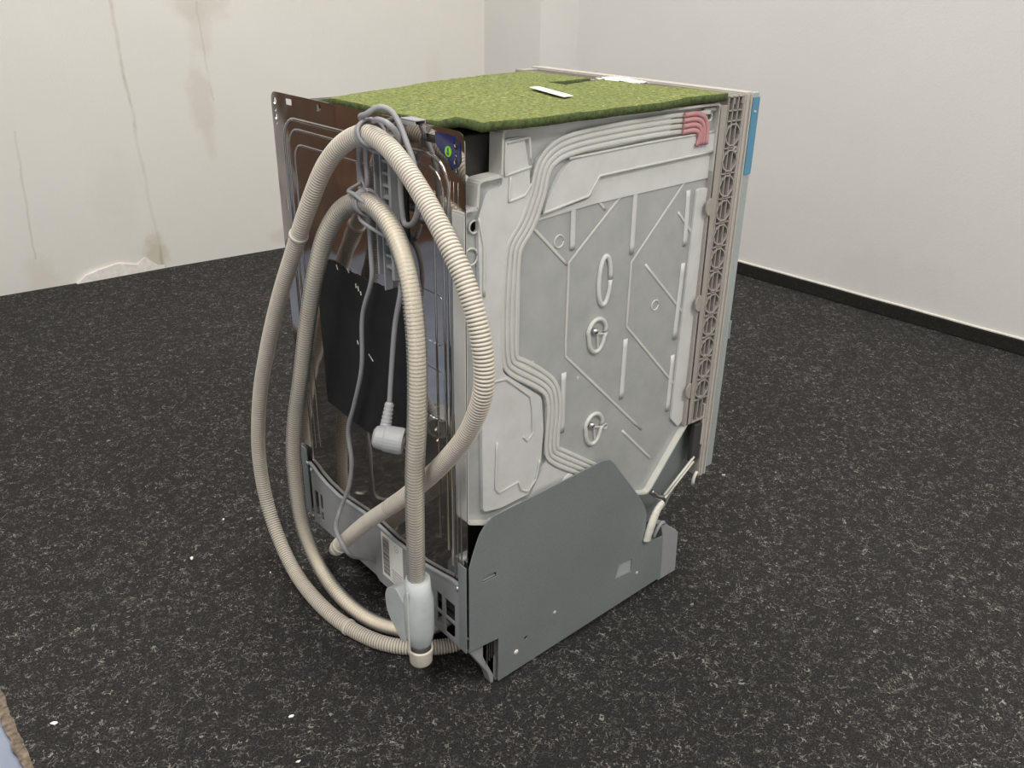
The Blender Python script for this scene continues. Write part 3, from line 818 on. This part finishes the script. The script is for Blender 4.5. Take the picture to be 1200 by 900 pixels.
# ---- power cord
CORDL = [(-0.012, 0.1802, 0.6803), (-0.014, 0.1769, 0.6212), (-0.016, 0.1743, 0.594), (-0.016, 0.2033, 0.5332), (-0.016, 0.2137, 0.455), (-0.016, 0.2419, 0.385), (-0.016, 0.2645, 0.3341), (-0.016, 0.2607, 0.2851), (-0.02, 0.2669, 0.2389), (-0.034, 0.2788, 0.1908), (-0.062, 0.2387, 0.1914), (-0.066, 0.2134, 0.1807), (-0.060, 0.2075, 0.1655), (-0.03, 0.225, 0.1354), (-.008, .23, .118), (.02, .23, .07)]
CORDR = [(-0.012, 0.1983, 0.7351), (-0.012, 0.1942, 0.699), (-0.01, 0.179, 0.6856), (-0.012, 0.1464, 0.669), (-0.014, 0.1122, 0.6365), (-0.016, 0.1079, 0.6002), (-0.018, 0.1219, 0.5462), (-0.022, 0.1282, 0.4864), (-0.028, 0.1295, 0.4286)]
LOOP1 = [(-0.012, 0.169, 0.7547), (-0.016, 0.1582, 0.7812), (-0.03, 0.122, 0.7963), (-0.03, 0.0978, 0.7937), (-0.02, 0.0967, 0.7818), (-0.014, 0.1037, 0.7595), (-0.012, 0.1073, 0.7246), (-0.012, 0.1058, 0.6948), (-0.012, 0.1015, 0.6783), (-0.014, 0.0824, 0.6826), (-0.014, 0.0712, 0.6988), (-0.014, 0.0684, 0.7219), (-0.014, 0.0736, 0.7498), (-0.014, 0.0874, 0.7732), (-0.014, 0.1015, 0.7928), (-0.016, 0.1148, 0.8054), (-0.024, 0.1260, 0.8089), (-0.034, 0.1400, 0.8000), (-0.030, 0.158, 0.795), (-0.018, 0.168, 0.785), (-.012, .166, .765)]
LOOP2 = [(-0.020, 0.150, 0.792), (-0.012, 0.182, 0.7779), (-0.012, 0.1946, 0.7511), (-0.012, 0.194, 0.7201), (-0.014, 0.1825, 0.7045), (-0.016, 0.1731, 0.7132), (-0.016, 0.1723, 0.754), (-.016, .165, .785)]
bm = bmesh.new()
for c in (CORDL, CORDR, LOOP1, LOOP2): tube(bm, spline(c, .003), .0033, 10)
cord = link('power_cord', bm, 'cord', D, smooth=True, label='grey power cord looped and tied with the hoses')
bm = bmesh.new()
lathe(bm, (-.027, .1292, .437), (-.30, -.08, -1), [(0, .0040), (.002, .0055), (.028, .0065), (.030, .0075), (.046, .0085)], 14)
for k in range(5):
    lathe(bm, (-.0275 - .00156 * k, .1292 - .0004 * k, .434 - .0052 * k), (-.30, -.08, -1), [(0, .0062 + .0003 * k), (.0028, .0062 + .0003 * k)], 14)
plug = link('plug', bm, 'plug', cord, smooth=False, bevel=.0004)
bm = bmesh.new()
d = Vector((.7, -.7, -.14))
lathe(bm, Vector((-.056, .1265, .397)), d, [(0, .010), (.003, .0145), (.014, .0160), (.016, .0175), (.036, .0180), (.040, .0170), (.0402, .0150), (.037, .0145), (.0369, 0)], 24)
link('plug_body', bm, 'plug', plug, smooth=False, bevel=.0006)
bm = bmesh.new()
for s in (-1, 1):
    c = Vector((-.0285, .099, .392)) + Vector((s * .001, 0, s * .0085)); lathe(bm, c, d, [(0, .0024), (.018, .0024), (.020, .0012)], 10)
link('plug_pin', bm, 'brass', plug, smooth=True)
# cable ties round hoses and holder
def tie(c, n, r, ry=None, wid=.0032):
    n = Vector(n).normalized(); up = Vector((0, 0, 1)); up = (up - n * up.dot(n)).normalized(); s = n.cross(up)
    bm = bmesh.new()
    tube(bm, [Vector(c) + up * (r * math.cos(a * .2618)) + s * ((ry or r) * math.sin(a * .2618)) for a in range(25)], wid, 8, None)
    return link('cable_tie', bm, 'cord', D, smooth=True)
tie((-.028, .145, .777), (.1, 1, -.25), .0150, .0165, .0022)
tie((-.028, .139, .779), (.1, 1, -.45), .0160, .0170, .0022)
tie((-.033, .152, .698), (.1, 1, -.05), .0145, .0155, .0020)
tie((-.033, .147, .697), (.1, 1, -.25), .0145, .0155, .0018)
bm = bmesh.new(); poly_tube(bm, [(-.02, .170, .765), (-.022, .158, .7605), (-.024, .142, .758), (-.02, .133, .757)], .0028, 8, smooth=True)
link('cable_tie', bm, 'cord', D, smooth=True)
bm = bmesh.new(); poly_tube(bm, [(-.018, .186, .712), (-.045, .170, .709), (-.05, .150, .710), (-.045, .132, .702), (-.02, .123, .694)], .0024, 8, smooth=True)
link('cable_tie', bm, 'cord', D, smooth=True)
bm = bmesh.new(); poly_tube(bm, [(-.012, .183, .684), (-.03, .170, .680), (-.04, .152, .6755), (-.03, .13, .664), (-.012, .115, .652)], .0024, 8, smooth=True)
link('cable_tie', bm, 'cord', D, smooth=True)

# ------------------------------------------------------------------ felt mat on top
rear = [(.3482, .7975), (.2853, .7990), (.2176, .7994), (.1611, .7970), (.1218, .7972), (.0847, .7970), (.0635, .7983), (.0321, .8066), (.0067, .8069), (-.0192, .8056)]
def interp(tab, y):
    if y >= tab[0][0]: return tab[0][1]
    for (a, za), (b, zb) in zip(tab, tab[1:]):
        if b <= y <= a: return zb + (za - zb) * (y - b) / (a - b)
    return tab[-1][1]
NX, NY = 90, 84
bm = bmesh.new(); grid = []
for i in range(NX + 1):
    u = i / NX; row = []
    for j in range(NY + 1):
        v = j / NY
        ynear = -.014 + .012 * u + .0015 * math.sin(u * 25)
        yfar = .335 + .075 * u
        x = .012 + (.438 + .012 * (1 - v) - .012) * u + .0016 * noise.noise(Vector((0, v * 40, 3))) * (1 if i in (0, NX) else 0)
        y = ynear + (yfar - ynear) * v + .0015 * noise.noise(Vector((u * 40, 0, 7))) * (1 if j in (0, NY) else 0)
        zr = interp(rear, y)
        k = math.exp(-u * 6)
        z = zr * k + (1 - k) * (.8035 + .004 * u * (1 - v)) + .0022 * noise.noise(Vector((x * 9, y * 9, 2))) * min(1, u * 4) + .0007 * noise.noise(Vector((x * 90, y * 90, 5)))
        z -= .010 * max(0, v - .9) * 10 * (1 - u) * .6
        row.append(bm.verts.new((x, y, z)))
    grid.append(row)
for i in range(NX):
    for j in range(NY):
        x = grid[i][j].co.x; y = grid[i][j].co.y
        if x > .345 and .208 + (x - .345) * .22 < y < .243 + (x - .345) * .08: continue
        bm.faces.new((grid[i][j], grid[i + 1][j], grid[i + 1][j + 1], grid[i][j + 1]))
bmesh.ops.delete(bm, geom=[v for v in bm.verts if not v.link_faces], context='VERTS')
F = empty('felt_mat', (.23, .19, .79), 'green speckled fibre felt mat lying on top of the dishwasher', 'felt mat')
felt = link('felt_sheet', bm, 'felt', F, smooth=True)
sm = felt.modifiers.new('thickness', 'SOLIDIFY'); felt.data.materials.append(M['felt_edge_shade']); sm.material_offset_rim = 1; sm.thickness = .0100; sm.offset = -1 if felt.data.polygons[0].normal.z > 0 else 1
link('paper_strip', prism([(.2604, .1913), (.2785, .1921), (.2453, .0883), (.2250, .0850)], 'Z', .8075, .8082), 'paper', F, label='white paper strip on the felt')
# crumpled white paper on the front frame
bm = bmesh.new()
rng = random.Random(2)
g = []
for i in range(16):
    row = []
    for j in range(8):
        y = .165 + .085 * i / 15; x = .452 + .028 * j / 7
        z = .8045 + .004 * math.sin(math.pi * j / 7) * math.sin(math.pi * i / 15) + rng.uniform(-.0012, .0018)
        row.append(bm.verts.new((x + rng.uniform(-.002, .002), y + rng.uniform(-.002, .002), z)))
    g.append(row)
for i in range(15):
    for j in range(7): bm.faces.new((g[i][j], g[i + 1][j], g[i + 1][j + 1], g[i][j + 1]))
cp = link('crumpled_paper', bm, 'paper'); tag(cp, 'crumpled white paper scrap beside the front edge of the green felt mat', 'paper')
cp.modifiers.new('thickness', 'SOLIDIFY').thickness = .0008

# ------------------------------------------------------------------ crumbs on the carpet
crumbs = [((-.173, .575), .006, 'long pale crumb on the carpet left of the hose loop'), ((-.467, .329), .006, 'long pale crumb on the carpet near the frayed edge, nearest the blue floor'),
          ((-.078, .657), .004, 'pale crumb on the carpet farthest left behind the hose loop'), ((-.084, .451), .003, 'tiny pale crumb close to the left side of the hose loop'),
          ((-.210, .133), .005, 'white crumb on the carpet in front of the hoses'), ((-.24, .057), .004, 'white crumb at the bottom edge of the photo'),
          ((.803, .154), .004, 'small pale crumb on the carpet right of the door')]
for (x, y), s, lab in crumbs:
    bm = bmesh.new(); bmesh.ops.create_icosphere(bm, subdivisions=1, radius=s)
    for v in bm.verts:
        v.co.z *= .3; v.co.y *= .45; v.co += Vector((rng.uniform(-1, 1), rng.uniform(-1, 1), 0)) * s * .15
    bmesh.ops.rotate(bm, verts=bm.verts, cent=(0, 0, 0), matrix=Matrix.Rotation(rng.uniform(0, 3), 3, 'Z'))
    o = link('crumb', bm, 'paper'); o.location = (x, y, s * .28); tag(o, lab, 'crumb', 'pale crumbs on the carpet')
